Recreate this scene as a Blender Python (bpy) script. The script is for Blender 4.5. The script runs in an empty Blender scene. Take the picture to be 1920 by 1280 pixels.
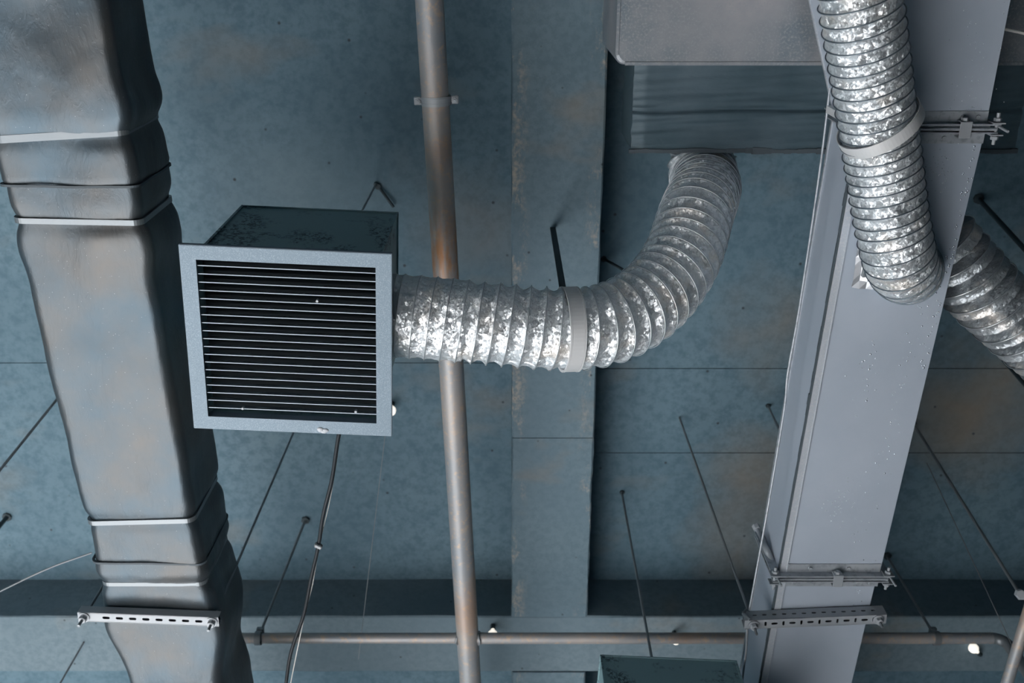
import bpy, math, random
from mathutils import Vector, Matrix, noise

random.seed(7)
PI = math.pi
C = bpy.context.scene.collection
SC = bpy.context.scene

# ------------------------------------------------------------------ camera
EYE = 1.6                                   # the photographer's eye height (m)
FPX = 1867.0                                # 35 mm lens on full frame, in pixels of a 1920 wide frame
PHI = math.atan(780.0 / FPX)                # angle between the optical axis and the zenith
cam = bpy.data.cameras.new('camera')
cam.lens = FPX / 1920 * 36
cam.sensor_width = 36
cam.clip_start = 0.05
cam.dof.use_dof = True
cam.dof.focus_distance = 2.85
cam.dof.aperture_fstop = 3.2
camera = bpy.data.objects.new('camera', cam)
C.objects.link(camera)
camera.location = (0, 0, EYE)
camera.rotation_euler = (PI - PHI, 0, 0)
SC.camera = camera

# ------------------------------------------------------------------ world, sun, lamps, exposure
SC.view_settings.view_transform = 'Standard'
SC.view_settings.look = 'None'
SC.view_settings.gamma = 1
SC.view_settings.exposure = -0.08
SC.view_settings.use_curve_mapping = False

w = bpy.data.worlds.new('sky')
SC.world = w
w.use_nodes = True
bg = w.node_tree.nodes['Background']
bg.inputs['Color'].default_value = (0.34, 0.74, 0.95, 1)
bg.inputs['Strength'].default_value = 0.75

def lamp(name, kind, loc, rot, energy, color, **kw):
    l = bpy.data.lights.new(name, kind)
    l.energy = energy
    l.color = color
    for k, v in kw.items():
        setattr(l, k, v)
    o = bpy.data.objects.new(name, l)
    C.objects.link(o)
    o.location = loc
    o.rotation_euler = rot
    return o

SUN_DIR = Vector((0.25, -0.85, -0.40)).normalized()       # low sun through the open bays of the front wall
lamp('sun', 'SUN', (0, 0, 12), SUN_DIR.to_track_quat('-Z', 'Y').to_euler(), 88.0, (1.0, 0.97, 0.955), angle=0.02)

# ------------------------------------------------------------------ helpers
def at(u, v, h):
    """world point at height h above the eye that shows at pixel (u, v) of the 1920 x 1280 photograph"""
    x = (u - 960) / FPX
    y = (640 - v) / FPX
    c, s = math.cos(PHI), math.sin(PHI)
    d = Vector((x, s - y * c, c + y * s))
    t = h / d.z
    return Vector((d.x * t, d.y * t, EYE + h))

class MB:
    """collects geometry in world space and links it as one mesh object"""
    def __init__(self):
        self.v = []; self.f = []; self.sm = []
    def add(self, vs, fs, smooth=False):
        n = len(self.v)
        self.v += [Vector(p) for p in vs]
        self.f += [[i + n for i in f] for f in fs]
        self.sm += [smooth] * len(fs)
        return self
    def box(self, c, size, m=None, bev=0.0):
        c = Vector(c); hx, hy, hz = (s / 2 for s in size)
        m = m or Matrix.Identity(3)
        if bev <= 0:
            vs = [(x, y, z) for x in (-hx, hx) for y in (-hy, hy) for z in (-hz, hz)]
            fs = [(0, 1, 3, 2), (4, 6, 7, 5), (0, 4, 5, 1), (2, 3, 7, 6), (0, 2, 6, 4), (1, 5, 7, 3)]
        else:
            b = bev; vs = []; idx = {}
            for sx in (-1, 1):
                for sy in (-1, 1):
                    for sz in (-1, 1):
                        for ax in range(3):
                            p = [sx * (hx - b), sy * (hy - b), sz * (hz - b)]
                            p[ax] = (sx, sy, sz)[ax] * (hx, hy, hz)[ax]
                            idx[(sx, sy, sz, ax)] = len(vs); vs.append(tuple(p))
            I = lambda x, y, z, a: idx[(x, y, z, a)]
            fs = []
            for ax in range(3):
                o1, o2 = (ax + 1) % 3, (ax + 2) % 3
                for s in (-1, 1):
                    q = []
                    for a, b2 in ((-1, -1), (1, -1), (1, 1), (-1, 1)):
                        t = [0, 0, 0]; t[ax] = s; t[o1] = a; t[o2] = b2
                        q.append(I(*t, ax))
                    fs.append(q if s > 0 else q[::-1])
            for ax in range(3):
                o1, o2 = (ax + 1) % 3, (ax + 2) % 3
                for a in (-1, 1):
                    for b2 in (-1, 1):
                        t0 = [0, 0, 0]; t1 = [0, 0, 0]
                        t0[ax] = -1; t1[ax] = 1
                        for t in (t0, t1):
                            t[o1] = a; t[o2] = b2
                        q = [I(*t0, o1), I(*t1, o1), I(*t1, o2), I(*t0, o2)]
                        fs.append(q if a * b2 > 0 else q[::-1])
            for sx in (-1, 1):
                for sy in (-1, 1):
                    for sz in (-1, 1):
                        q = [I(sx, sy, sz, 0), I(sx, sy, sz, 1), I(sx, sy, sz, 2)]
                        fs.append(q if sx * sy * sz > 0 else q[::-1])
        return self.add([c + m @ Vector(p) for p in vs], fs)
    def bar(self, a, b, wd, ht, up=(0, 0, 1), bev=0.0):
        a, b = Vector(a), Vector(b)
        d = (b - a); L = d.length; d.normalize()
        s = d.cross(Vector(up)).normalized(); u = s.cross(d)
        m = Matrix((d, s, u)).transposed()
        return self.box((a + b) / 2, (L, wd, ht), m, bev)
    def loft(self, rings, closed=True, caps=True, smooth=True):
        n = len(rings[0]); vs = [p for r in rings for p in r]; fs = []
        for i in range(len(rings) - 1):
            for j in range(n if closed else n - 1):
                k = (j + 1) % n
                fs.append((i * n + j, i * n + k, (i + 1) * n + k, (i + 1) * n + j))
        self.add(vs, fs, smooth)
        if caps and closed:
            self.add(rings[0], [list(range(n))[::-1]])
            self.add(rings[-1], [list(range(n))])
        return self
    def tube(self, pts, r, n=10, caps=True):
        pts = [Vector(p) for p in pts]
        rs = r if isinstance(r, (list, tuple)) else [r] * len(pts)
        fr = frames(pts)
        rings = [[p + (x * math.cos(2 * PI * j / n) + y * math.sin(2 * PI * j / n)) * rr for j in range(n)]
                 for p, (x, y, _), rr in zip(pts, fr, rs)]
        return self.loft(rings, True, caps)
    def hexa(self, c, axis, r, h, n=6):
        c = Vector(c); ax = Vector(axis).normalized()
        x = ax.orthogonal().normalized(); y = ax.cross(x)
        rings = [[c + ax * (z * h / 2) + (x * math.cos(2 * PI * j / n) + y * math.sin(2 * PI * j / n)) * rr for j in range(n)]
                 for z, rr in ((-1, r * .92), (-.8, r), (.8, r), (1, r * .92))]
        return self.loft(rings, True, True, smooth=False)
    def ball(self, c, r, seg=12, rings=8, sq=(1, 1, 1)):
        c = Vector(c); rr = []
        for i in range(rings + 1):
            t = PI * i / rings; t = min(max(t, .02), PI - .02)
            rr.append([c + Vector((math.sin(t) * math.cos(2 * PI * j / seg) * r * sq[0],
                                   math.sin(t) * math.sin(2 * PI * j / seg) * r * sq[1],
                                   -math.cos(t) * r * sq[2])) for j in range(seg)])
        return self.loft(rr)
    def build(self, name, mat, parent=None, kind=None, label=None):
        off = Vector((0, 0, 0)); p = parent
        while p is not None:
            off += p.location; p = p.parent
        me = bpy.data.meshes.new(name)
        me.from_pydata([tuple(q - off) for q in self.v], [], self.f)
        me.polygons.foreach_set('use_smooth', self.sm)
        me.materials.append(mat)
        me.update()
        o = bpy.data.objects.new(name, me)
        C.objects.link(o)
        if parent is not None: o.parent = parent
        if kind: o['kind'] = kind
        if label: o['label'] = label
        return o

def frames(pts):
    """parallel-transported frames along a polyline"""
    n = len(pts); T = []
    for i in range(n):
        a, b = pts[max(i - 1, 0)], pts[min(i + 1, n - 1)]
        T.append((b - a).normalized())
    x = T[0].orthogonal().normalized(); out = []
    for t in T:
        x = (x - t * x.dot(t)).normalized()
        out.append((x, t.cross(x), t))
    return out

def smooth_path(ctrl, step):
    """Catmull-Rom through the points, resampled evenly"""
    P = [Vector(p) for p in ctrl]
    P = [P[0] * 2 - P[1]] + P + [P[-1] * 2 - P[-2]]
    dense = []
    for i in range(1, len(P) - 2):
        p0, p1, p2, p3 = P[i - 1:i + 3]
        for k in range(40):
            t = k / 40
            dense.append(.5 * ((2 * p1) + (p2 - p0) * t + (2 * p0 - 5 * p1 + 4 * p2 - p3) * t * t + (3 * p1 - p0 - 3 * p2 + p3) * t ** 3))
    dense.append(P[-2])
    cum = [0.0]
    for a, b in zip(dense, dense[1:]):
        cum.append(cum[-1] + (b - a).length)
    n = max(2, int(cum[-1] / step)); out = []; j = 0
    for i in range(n + 1):
        s = cum[-1] * i / n
        while j < len(cum) - 2 and cum[j + 1] < s: j += 1
        k = (s - cum[j]) / max(cum[j + 1] - cum[j], 1e-9)
        out.append(dense[j].lerp(dense[j + 1], min(max(k, 0), 1)))
    return out, cum[-1]

def thing(name, label, cat, loc, group=None):
    o = bpy.data.objects.new(name, None)
    C.objects.link(o)
    o.location = loc
    o.empty_display_size = .1
    return tag(o, label, cat, group)

def tag(o, label, cat, group=None):
    o['label'] = label; o['category'] = cat
    if group: o['group'] = group
    return o

def copy_tree(o, parent=None):
    c = o.copy(); C.objects.link(c); c.parent = parent
    for ch in list(o.children):
        copy_tree(ch, c)
    return c

# ------------------------------------------------------------------ materials
class NT:
    def __init__(self, name):
        self.m = bpy.data.materials.new(name); self.m.use_nodes = True
        self.t = self.m.node_tree; self.b = self.t.nodes['Principled BSDF']
        self.tc = self.t.nodes.new('ShaderNodeTexCoord')
    def n(self, typ, **kw):
        nd = self.t.nodes.new(typ)
        for k, v in kw.items():
            if k[0] == '_': nd.inputs[k[1:].replace('_', ' ')].default_value = v
            else: setattr(nd, k, v)
        return nd
    def link(self, a, b): self.t.links.new(a, b)
    def co(self, scale=(1, 1, 1), rot=(0, 0, 0), src='Object'):
        mp = self.n('ShaderNodeMapping'); mp.inputs['Scale'].default_value = scale; mp.inputs['Rotation'].default_value = rot
        self.link(self.tc.outputs[src], mp.inputs['Vector'])
        return mp.outputs[0]
    def noise(self, scale, detail=4, rough=.55, co=None, dist=0.0):
        nd = self.n('ShaderNodeTexNoise', _Scale=scale, _Detail=detail, _Roughness=rough, _Distortion=dist)
        self.link(co or self.co(), nd.inputs['Vector'])
        return nd.outputs['Fac']
    def voro(self, scale, co=None, feature='F1', rnd=1.0):
        nd = self.n('ShaderNodeTexVoronoi', feature=feature, _Scale=scale, _Randomness=rnd)
        self.link(co or self.co(), nd.inputs['Vector'])
        return nd.outputs['Distance']
    def ramp(self, fac, stops):
        r = self.n('ShaderNodeValToRGB'); e = r.color_ramp.elements
        while len(e) < len(stops): e.new(.5)
        for el, (p, c) in zip(e, stops):
            el.position = p; el.color = (*c, 1) if len(c) == 3 else c
        self.link(fac, r.inputs[0]); return r.outputs[0]
    def val(self, fac, a, b, lo=0.0, hi=1.0):
        m = self.n('ShaderNodeMapRange'); m.inputs['From Min'].default_value = lo; m.inputs['From Max'].default_value = hi
        m.inputs['To Min'].default_value = a; m.inputs['To Max'].default_value = b
        self.link(fac, m.inputs[0]); return m.outputs[0]
    def mix(self, fac, a, b, mode='MIX'):
        m = self.n('ShaderNodeMix', data_type='RGBA', blend_type=mode)
        for sock, x in ((m.inputs[0], fac), (m.inputs[6], a), (m.inputs[7], b)):
            if isinstance(x, (int, float)): sock.default_value = x
            elif isinstance(x, tuple): sock.default_value = (*x, 1)
            else: self.link(x, sock)
        return m.outputs[2]
    def bump(self, h, strength, dist=.01, prev=None):
        b = self.n('ShaderNodeBump', _Strength=strength, _Distance=dist)
        self.link(h, b.inputs['Height'])
        if prev is not None: self.link(prev, b.inputs['Normal'])
        return b.outputs[0]
    def set(self, **kw):
        for k, v in kw.items():
            s = self.b.inputs[k.replace('_', ' ')]
            if isinstance(v, (int, float)): s.default_value = v
            elif isinstance(v, tuple): s.default_value = (*v, 1) if len(v) == 3 and s.type == 'RGBA' else v
            else: self.link(v, s)
        return self.m

def concrete(name, tones, stain=.5, scale=1.0, spots=(), edge=False):
    t = NT(name)
    co = t.co(src='Object')
    big = t.noise(1.1 * scale, 5, .6, co)
    base = t.ramp(big, [(.3, tones[0]), (.5, tones[1]), (.72, tones[2])])
    mott = t.noise(26 * scale, 4, .7, co)
    base = t.mix(t.ramp(mott, [(.42, (0, 0, 0)), (.62, (1, 1, 1))]), base, t.mix(.75, base, tones[3]))
    rust = t.noise(1.7 * scale, 3, .6, t.co((1, 1.6, 1), (0, 0, .5)))
    rf = t.n('ShaderNodeMath', operation='MULTIPLY'); rf.inputs[1].default_value = stain
    t.link(t.ramp(rust, [(.58, (0, 0, 0)), (.74, (1, 1, 1))]), rf.inputs[0])
    base = t.mix(rf.outputs[0], base, (.25, .20, .145))
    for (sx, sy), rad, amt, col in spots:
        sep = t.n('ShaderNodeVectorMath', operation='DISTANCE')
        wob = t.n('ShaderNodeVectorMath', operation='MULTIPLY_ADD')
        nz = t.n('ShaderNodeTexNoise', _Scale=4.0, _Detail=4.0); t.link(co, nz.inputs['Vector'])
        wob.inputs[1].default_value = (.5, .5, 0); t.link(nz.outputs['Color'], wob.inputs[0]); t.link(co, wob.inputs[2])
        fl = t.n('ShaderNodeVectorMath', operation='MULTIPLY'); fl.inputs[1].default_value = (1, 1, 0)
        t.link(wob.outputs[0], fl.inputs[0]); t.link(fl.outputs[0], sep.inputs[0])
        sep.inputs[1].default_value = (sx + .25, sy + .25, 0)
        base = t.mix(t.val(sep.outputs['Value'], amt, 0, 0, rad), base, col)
    if edge:
        xs = t.n('ShaderNodeSeparateXYZ'); t.link(co, xs.inputs[0])
        a1 = t.n('ShaderNodeMath', operation='SUBTRACT'); a1.inputs[1].default_value = .1725; t.link(xs.outputs[0], a1.inputs[0])
        a2 = t.n('ShaderNodeMath', operation='ABSOLUTE'); t.link(a1.outputs[0], a2.inputs[0])
        chip = t.n('ShaderNodeMath', operation='MULTIPLY')
        t.link(t.val(a2.outputs[0], 0, 1, .10, .17), chip.inputs[0])
        t.link(t.ramp(t.noise(7, 6, .75, t.co((1.6, .6, 1))), [(.52, (0, 0, 0)), (.60, (1, 1, 1))]), chip.inputs[1])
        c2 = t.n('ShaderNodeMath', operation='MULTIPLY'); t.link(chip.outputs[0], c2.inputs[0])
        t.link(t.ramp(t.noise(60, 3, .6), [(.4, (.2, .2, .2)), (.6, (1, 1, 1))]), c2.inputs[1])
        base = t.mix(c2.outputs[0], base, (.36, .32, .27))
    pits = t.voro(9 * scale, t.co((1, 1, 1), (0, 0, .3)))
    base = t.mix(t.ramp(pits, [(.035, (1, 1, 1)), (.075, (0, 0, 0))]), base, (.035, .05, .06))
    fine = t.noise(180, 3, .6, co)
    h = t.mix(.5, mott, fine)
    return t.set(Base_Color=base, Roughness=t.val(mott, .6, .85), Normal=t.bump(h, .25, .004))

M = {}
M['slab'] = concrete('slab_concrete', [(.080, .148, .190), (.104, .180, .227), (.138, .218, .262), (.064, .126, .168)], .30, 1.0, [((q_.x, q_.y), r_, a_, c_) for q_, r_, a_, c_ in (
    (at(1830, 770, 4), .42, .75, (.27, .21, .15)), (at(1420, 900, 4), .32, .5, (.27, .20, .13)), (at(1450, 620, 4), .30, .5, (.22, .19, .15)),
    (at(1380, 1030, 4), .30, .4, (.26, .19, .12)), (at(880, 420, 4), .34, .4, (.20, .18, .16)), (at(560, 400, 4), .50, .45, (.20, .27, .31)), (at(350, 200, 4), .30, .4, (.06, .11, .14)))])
M['beam'] = concrete('beam_concrete', [(.100, .158, .195), (.124, .186, .222), (.146, .208, .244), (.092, .148, .185)], .4, 1.3, (), True)
M['cross'] = concrete('cross_beam_concrete', [(.112, .165, .198), (.140, .196, .228), (.162, .218, .25), (.104, .156, .19)], .4, 1.3)
M['wall'] = concrete('wall_concrete', [(.04, .065, .08), (.05, .075, .09), (.06, .085, .10), (.04, .065, .08)], .2, .6)

def floor_mat():
    t = NT('floor_screed')
    a = t.noise(.7, 5, .6); b = t.noise(14, 4, .6)
    base = t.ramp(a, [(.3, (.46, .47, .48)), (.7, (.58, .59, .60))])
    base = t.mix(t.val(b, 0, .35), base, (.36, .36, .36))
    return t.set(Base_Color=base, Roughness=.7)
M['floor'] = floor_mat()

def galvanised(name, c0, c1, rough=(.35, .5), metal=.85, grain=160, bump=.06, fleck=None):
    t = NT(name)
    co = t.co()
    a = t.noise(grain, 3, .6, co); b = t.noise(3.5, 4, .6, co)
    base = t.mix(t.val(b, 0, 1, .3, .7), c0, c1)
    if fleck:
        base = t.mix(t.ramp(a, [(.50, (0, 0, 0)), (.66, (1, 1, 1))]), base, fleck)
    n = t.bump(a, bump, .002)
    return t.set(Base_Color=base, Metallic=metal, Roughness=t.val(b, rough[0], rough[1], .3, .7), Normal=n)

M['duct'] = galvanised('painted_sheet_metal', (.39, .45, .525), (.44, .495, .57), (.40, .5), .12, 90, .02)
M['seam'] = galvanised('corner_seam_sheet', (.50, .55, .61), (.56, .60, .65), (.34, .5), .35, 200, .2, (.62, .64, .67))
M['flange'] = galvanised('galvanised_flange', (.36, .40, .44), (.50, .53, .56), (.35, .5), .4, 45, .3, (.30, .33, .36))
M['frame'] = galvanised('speckled_grille_frame', (.125, .175, .22), (.16, .215, .26), (.45, .55), .3, 420, .12, (.22, .28, .33))
M['slat'] = galvanised('louvre_metal', (.19, .24, .28), (.24, .29, .33), (.35, .45), .4, 150, .05)
M['zinc'] = galvanised('zinc_steel', (.27, .305, .335), (.40, .42, .44), (.38, .5), .15, 120, .08)
M['rod'] = galvanised('hanger_rod_steel', (.17, .20, .22), (.26, .27, .28), (.4, .55), .6, 120, .2)
M['band'] = galvanised('white_metal_band', (.62, .645, .66), (.69, .69, .69), (.38, .48), .2, 40, .03)
M['strap'] = galvanised('bright_steel_band', (.17, .195, .215), (.22, .24, .25), (.34, .42), .6, 60, .03)

def pipe_mat():
    t = NT('weathered_steel_pipe')
    a = t.noise(220, 3, .6); b = t.noise(3.0, 4, .6); c = t.noise(40, 5, .7)
    base = t.mix(t.val(b, 0, 1, .35, .65), (.26, .285, .31), (.38, .345, .32))
    base = t.mix(t.ramp(c, [(.52, (0, 0, 0)), (.68, (.9, .9, .9))]), base, (.50, .37, .27))
    r = t.noise(1.6, 2, .5, t.co((1, 1, 1), (0, 0, 0)))
    base = t.mix(t.ramp(r, [(.60, (0, 0, 0)), (.72, (.7, .7, .7))]), base, (.36, .17, .07))
    xs = t.n('ShaderNodeSeparateXYZ'); t.link(t.tc.outputs['Object'], xs.inputs[0])
    dy = t.n('ShaderNodeMath', operation='SUBTRACT'); dy.inputs[1].default_value = -1.70; t.link(xs.outputs[1], dy.inputs[0])
    da = t.n('ShaderNodeMath', operation='ABSOLUTE'); t.link(dy.outputs[0], da.inputs[0])
    mm = t.n('ShaderNodeMath', operation='MULTIPLY'); t.link(t.val(da.outputs[0], .9, 0, .02, .22), mm.inputs[0])
    t.link(t.ramp(t.noise(18, 4, .6, t.co((2.5, .5, 2.5))), [(.35, (0, 0, 0)), (.6, (1, 1, 1))]), mm.inputs[1])
    base = t.mix(mm.outputs[0], base, (.42, .19, .07))
    return t.set(Base_Color=base, Metallic=.35, Roughness=t.val(c, .4, .6), Normal=t.bump(a, .2, .002))
M['pipe'] = pipe_mat()

def foil(name, tint=(.85, .885, .91), strength=.9):
    t = NT(name)
    co = t.co((1, 1, 1))
    n1 = t.noise(14, 2, .5, co)
    def facets(scale, wob, stretch):
        # flat facets: every cell of the crumple gets its own tilt
        c = t.co(stretch)
        nz = t.n('ShaderNodeTexNoise', _Scale=scale * .8, _Detail=2.0); t.link(c, nz.inputs['Vector'])
        ad = t.n('ShaderNodeVectorMath', operation='MULTIPLY_ADD'); ad.inputs[1].default_value = (wob, wob, wob)
        t.link(nz.outputs['Color'], ad.inputs[0]); t.link(c, ad.inputs[2])
        vo = t.n('ShaderNodeTexVoronoi', feature='F1', _Scale=scale); t.link(ad.outputs[0], vo.inputs['Vector'])
        su = t.n('ShaderNodeVectorMath', operation='SUBTRACT'); t.link(ad.outputs[0], su.inputs[0]); t.link(vo.outputs['Position'], su.inputs[1])
        cs = t.n('ShaderNodeVectorMath', operation='SUBTRACT'); cs.inputs[1].default_value = (.5, .5, .5); t.link(vo.outputs['Color'], cs.inputs[0])
        do = t.n('ShaderNodeVectorMath', operation='DOT_PRODUCT'); t.link(su.outputs[0], do.inputs[0]); t.link(cs.outputs[0], do.inputs[1])
        return do.outputs['Value']
    b = t.bump(facets(46, .016, (1, 1.3, 1)), 1.0, .60 * strength)
    b = t.bump(facets(120, .008, (1.3, 1, 1.1)), 1.0, .62 * strength, b)
    warm = t.noise(9, 3, .6, co)
    base = t.mix(t.ramp(warm, [(.52, (0, 0, 0)), (.72, (1, 1, 1))]), tint, (.94, .89, .84))
    return t.set(Base_Color=base, Metallic=.8, Roughness=t.val(n1, .46, .56, .3, .7), Normal=b)
M['foil'] = foil('crumpled_foil')
M['foil_dark'] = foil('crumpled_foil_dull', (.50, .54, .57), .6)

def wrap_mat():
    t = NT('dark_insulation_wrap')
    co = t.co()
    b = t.noise(3.0, 4, .55, co)
    base = t.mix(t.val(b, 0, 1, .35, .68), (.060, .088, .110), (.105, .102, .098))
    grain = t.noise(240, 2, .5, co)
    wr = t.noise(38, 4, .6, t.co((1, .35, 1)), 1.5)
    dst = t.voro(70, co)
    base = t.mix(t.ramp(dst, [(.03, (1, 1, 1)), (.06, (0, 0, 0))]), base, (.36, .38, .40))
    n = t.bump(grain, .10, .002)
    n = t.bump(t.ramp(wr, [(.45, (0, 0, 0)), (.6, (1, 1, 1))]), .10, .004, n)
    return t.set(Base_Color=base, Metallic=.65, Roughness=t.val(b, .34, .46), Normal=n)
M['wrap'] = wrap_mat()

def wrap2():
    t = NT('wrinkled_duct_jacket')
    co = t.co()
    b = t.noise(5, 4, .6, co)
    base = t.mix(t.val(b, 0, 1, .3, .7), (.048, .088, .11), (.085, .128, .155))
    wr = t.noise(22, 5, .65, t.co((.5, 1.6, 1)), 1.0)
    return t.set(Base_Color=base, Metallic=.2, Roughness=.5, Normal=t.bump(wr, .25, .006))
M['jacket'] = wrap2()

M['plenum'] = galvanised('mottled_galvanised_sheet', (.13, .175, .21), (.37, .36, .37), (.38, .5), .3, 130, .03, (.30, .315, .33))

def box_mat():
    t = NT('flaking_box_sheet')
    co = t.co()
    a = t.noise(85, 4, .75, co); b = t.noise(7, 3, .6, co)
    m = t.n('ShaderNodeMath', operation='MULTIPLY')
    t.link(t.ramp(a, [(.50, (0, 0, 0)), (.54, (1, 1, 1))]), m.inputs[0])
    t.link(t.ramp(b, [(.50, (0, 0, 0)), (.58, (1, 1, 1))]), m.inputs[1])
    base = t.mix(m.outputs[0], (.20, .32, .345), (.025, .05, .065))
    return t.set(Base_Color=base, Metallic=.25, Roughness=.5)
M['box'] = box_mat()

def plain(name, c, rough=.5, metal=0.0, **kw):
    t = NT(name)
    n = t.noise(60, 3, .6)
    base = t.mix(t.val(n, 0, .3), c, tuple(x * .75 for x in c))
    return t.set(Base_Color=base, Roughness=rough, Metallic=metal, **kw)
M['black'] = plain('black_rubber', (.012, .016, .02), .5)
M['filter'] = plain('dark_box_shade', (.010, .016, .02), .9)  # near-black that paints the shade inside the vent boxes
M['dark_strap'] = plain('dark_painted_strap', (.035, .055, .065), .6, .2)
M['white_wire'] = plain('white_cable', (.75, .74, .70), .5)
M['sealant'] = plain('grey_sealant', (.55, .58, .62), .45)
M['dark_sealant_and_shade'] = plain('dark_sealant_and_shade', (.06, .08, .095), .6)  # serves real sealant and also strips painted as shade
M['tape'] = plain('silver_tape', (.5, .52, .55), .35, .6)
M['wire'] = plain('spiral_wire', (.16, .20, .235), .4, .5)
M['wire_light'] = plain('foil_covered_wire', (.62, .66, .69), .32, .8)
M['dark_opening'] = plain('opening_black', (.01, .015, .018), .9)  # near-black colour for openings

def water():
    t = NT('water_drop')
    return t.set(Base_Color=(.62, .66, .71), Roughness=.16, Metallic=.9)
M['water'] = water()
def bulb():
    t = NT('lit_bulb')
    return t.set(Base_Color=(.9, .88, .82), Roughness=.4, Emission_Color=(1.0, .93, .82), Emission_Strength=1.0)
M['bulb'] = bulb()

# ------------------------------------------------------------------ heights above the eye (m)
H_SLAB, H_BEAM, H_PIPE = 4.0, 3.72, 3.4
H_LD, H_RD = 2.72, 2.87
Z = lambda h: EYE + h
X0, X1, Y0, Y1 = -8.0, 8.0, -6.0, 10.0

# ------------------------------------------------------------------ the setting
def struct(mb, name, mat, parent=None):
    return mb.build(name, mat, parent, kind='structure' if parent is None else None)

struct(MB().box((0, 2, -.1), (16, 16, .2)), 'floor', M['floor'])
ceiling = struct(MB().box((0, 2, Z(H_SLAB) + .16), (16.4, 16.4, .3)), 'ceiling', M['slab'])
# formwork panels: shallow casts of the shutter boards in the slab, thin joints between them
def panels(xa, xb, ys):
    for ya, yb in zip(ys, ys[1:]):
        g = .0018
        MB().box(((xa + xb) / 2, (ya + yb) / 2, Z(H_SLAB) + .006), (xb - xa - 2 * g, yb - ya - 2 * g, .012)).build('formwork_panel', M['slab'], ceiling)
ysL = [-3.0, -1.4, .12, 1.773, 2.93]
ysR = [-3.0, -1.4, .20, 1.80, 2.222, 2.93]
yfar = [3.235, 4.2, 5.2, 6.2]
xl = [-4.6, -2.95, -1.62, 0.0]
xr = [.345, 1.62, 2.95, 4.6]
for a, b in zip(xl, xl[1:]):
    panels(a, b, ysL); panels(a, b, yfar)
for a, b in zip(xr, xr[1:]):
    panels(a, b, ysR); panels(a, b, yfar)

def rough_beam(a, b, wd, zb, zt, along, seed):
    """concrete beam with slightly chipped arrises"""
    n = 90; rings = []
    for i in range(n + 1):
        t = a + (b - a) * i / n
        def j(k, amp=.004):
            return amp * noise.noise(Vector((t * 6, k * 7.3, seed))) + amp * .7 * noise.noise(Vector((t * 31, k * 3.1, seed)))
        c = .006
        pr = [(-wd / 2 + j(0), zt), (-wd / 2 + j(1), zb + c), (-wd / 2 + c + j(2), zb), (wd / 2 - c + j(3), zb), (wd / 2 + j(4), zb + c), (wd / 2 + j(5), zt)]
        rings.append([Vector((x + along, t, z)) for x, z in pr])
    return rings
bl = MB().loft(rough_beam(-6, 1.994, .345, Z(H_BEAM), Z(H_SLAB), .1725, 1), smooth=False)
lb = struct(bl, 'concrete_beam', M['beam'])
lb['label'] = 'long concrete ceiling beam between the steel pipe and the dark duct'
MB().loft(rough_beam(1.997, 2.92, .345, Z(H_BEAM), Z(H_SLAB), .1725, 3), smooth=False).build('beam_segment', M['beam'], lb)
MB().loft(rough_beam(3.24, 9.9, .345, Z(H_BEAM), Z(H_SLAB), .1725, 4), smooth=False).build('beam_segment', M['beam'], lb)
rg = rough_beam(-8, 8, .318, Z(H_BEAM), Z(H_SLAB), 0, 2)
rg = [[Vector((p.y, 3.077 - p.x, p.z)) for p in r] for r in rg]
xb = struct(MB().loft(rg, smooth=False), 'concrete_beam', M['cross'])
xb['label'] = 'concrete cross beam above the horizontal branch pipe'

# walls with open bays, out of frame, that let the daylight in
def wall_x(name, x, bays, sill, head):
    m = MB().box((x, -2.6, (sill + head) / 2), (.25, 6.8, head - sill))
    m.box((x, 2, sill / 2), (.25, 16, sill)).box((x, 2, (head + 5.6) / 2), (.25, 16, 5.6 - head))
    for y in bays: m.box((x, y, (sill + head) / 2), (.25, .5, head - sill))
    return struct(m, name, M['wall'])
wall_x('wall_left', X0 - .1, (-5.8, -1.8, 2.2, 6.2, 9.8), 2.2, 4.4)
struct(MB().box((X1 + .1, 2, 2.8), (.25, 16, 5.6)), 'wall_right', M['wall'])
struct(MB().box((0, Y0 - .1, 2.8), (16, .25, 5.6)), 'wall_back', M['wall'])
m = MB().box((0, Y1 + .1, .5), (16, .25, 1.0)).box((0, Y1 + .1, 5.0), (16, .25, 1.2))
for x in (-7.8, -5.2): m.box((x, Y1 + .1, 2.7), (.3, .25, 3.4))
m.box((2.7, Y1 + .1, 2.7), (10.6, .25, 3.4))
struct(m, 'wall_front', M['wall'])

# ------------------------------------------------------------------ left insulated duct
def rrect(cx, cz, hw, hh, r, n=6):
    """rounded rectangle in XZ with extra points along the flats, counter-clockwise seen from -Y"""
    pts = []
    for qx, qz, a0 in ((1, -1, -PI / 2), (1, 1, 0), (-1, 1, PI / 2), (-1, -1, PI)):
        for k in range(n + 1):
            a = a0 + PI / 2 * k / n
            pts.append((cx + qx * (hw - r) + r * math.cos(a), cz + qz * (hh - r) + r * math.sin(a)))
    out = []
    for i, p in enumerate(pts):
        q = pts[(i + 1) % len(pts)]
        out.append(p)
        if i % (n + 1) == n:                        # a flat follows each corner
            k = 26
            for j in range(1, k): out.append((p[0] + (q[0] - p[0]) * j / k, p[1] + (q[1] - p[1]) * j / k))
    return out

STRAPS = [.53, .772, 1.765, 2.005]
def ld_profile(y):
    cx = -1.232 + (y - .7) * .036
    hw = .192 - (max(y, .5) - .5) * .007
    p = 0
    for s in STRAPS:
        p += .013 * math.exp(-((y - s) / .028) ** 2)
    hw += .010 * math.exp(-((y - .86) / .06) ** 2) + .010 * math.exp(-((y - .46) / .05) ** 2)
    hw += .018 * math.exp(-((y - 2.20) / .10) ** 2) - .02 * math.exp(-((y - 2.42) / .09) ** 2)
    return cx, hw - p, p

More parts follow.
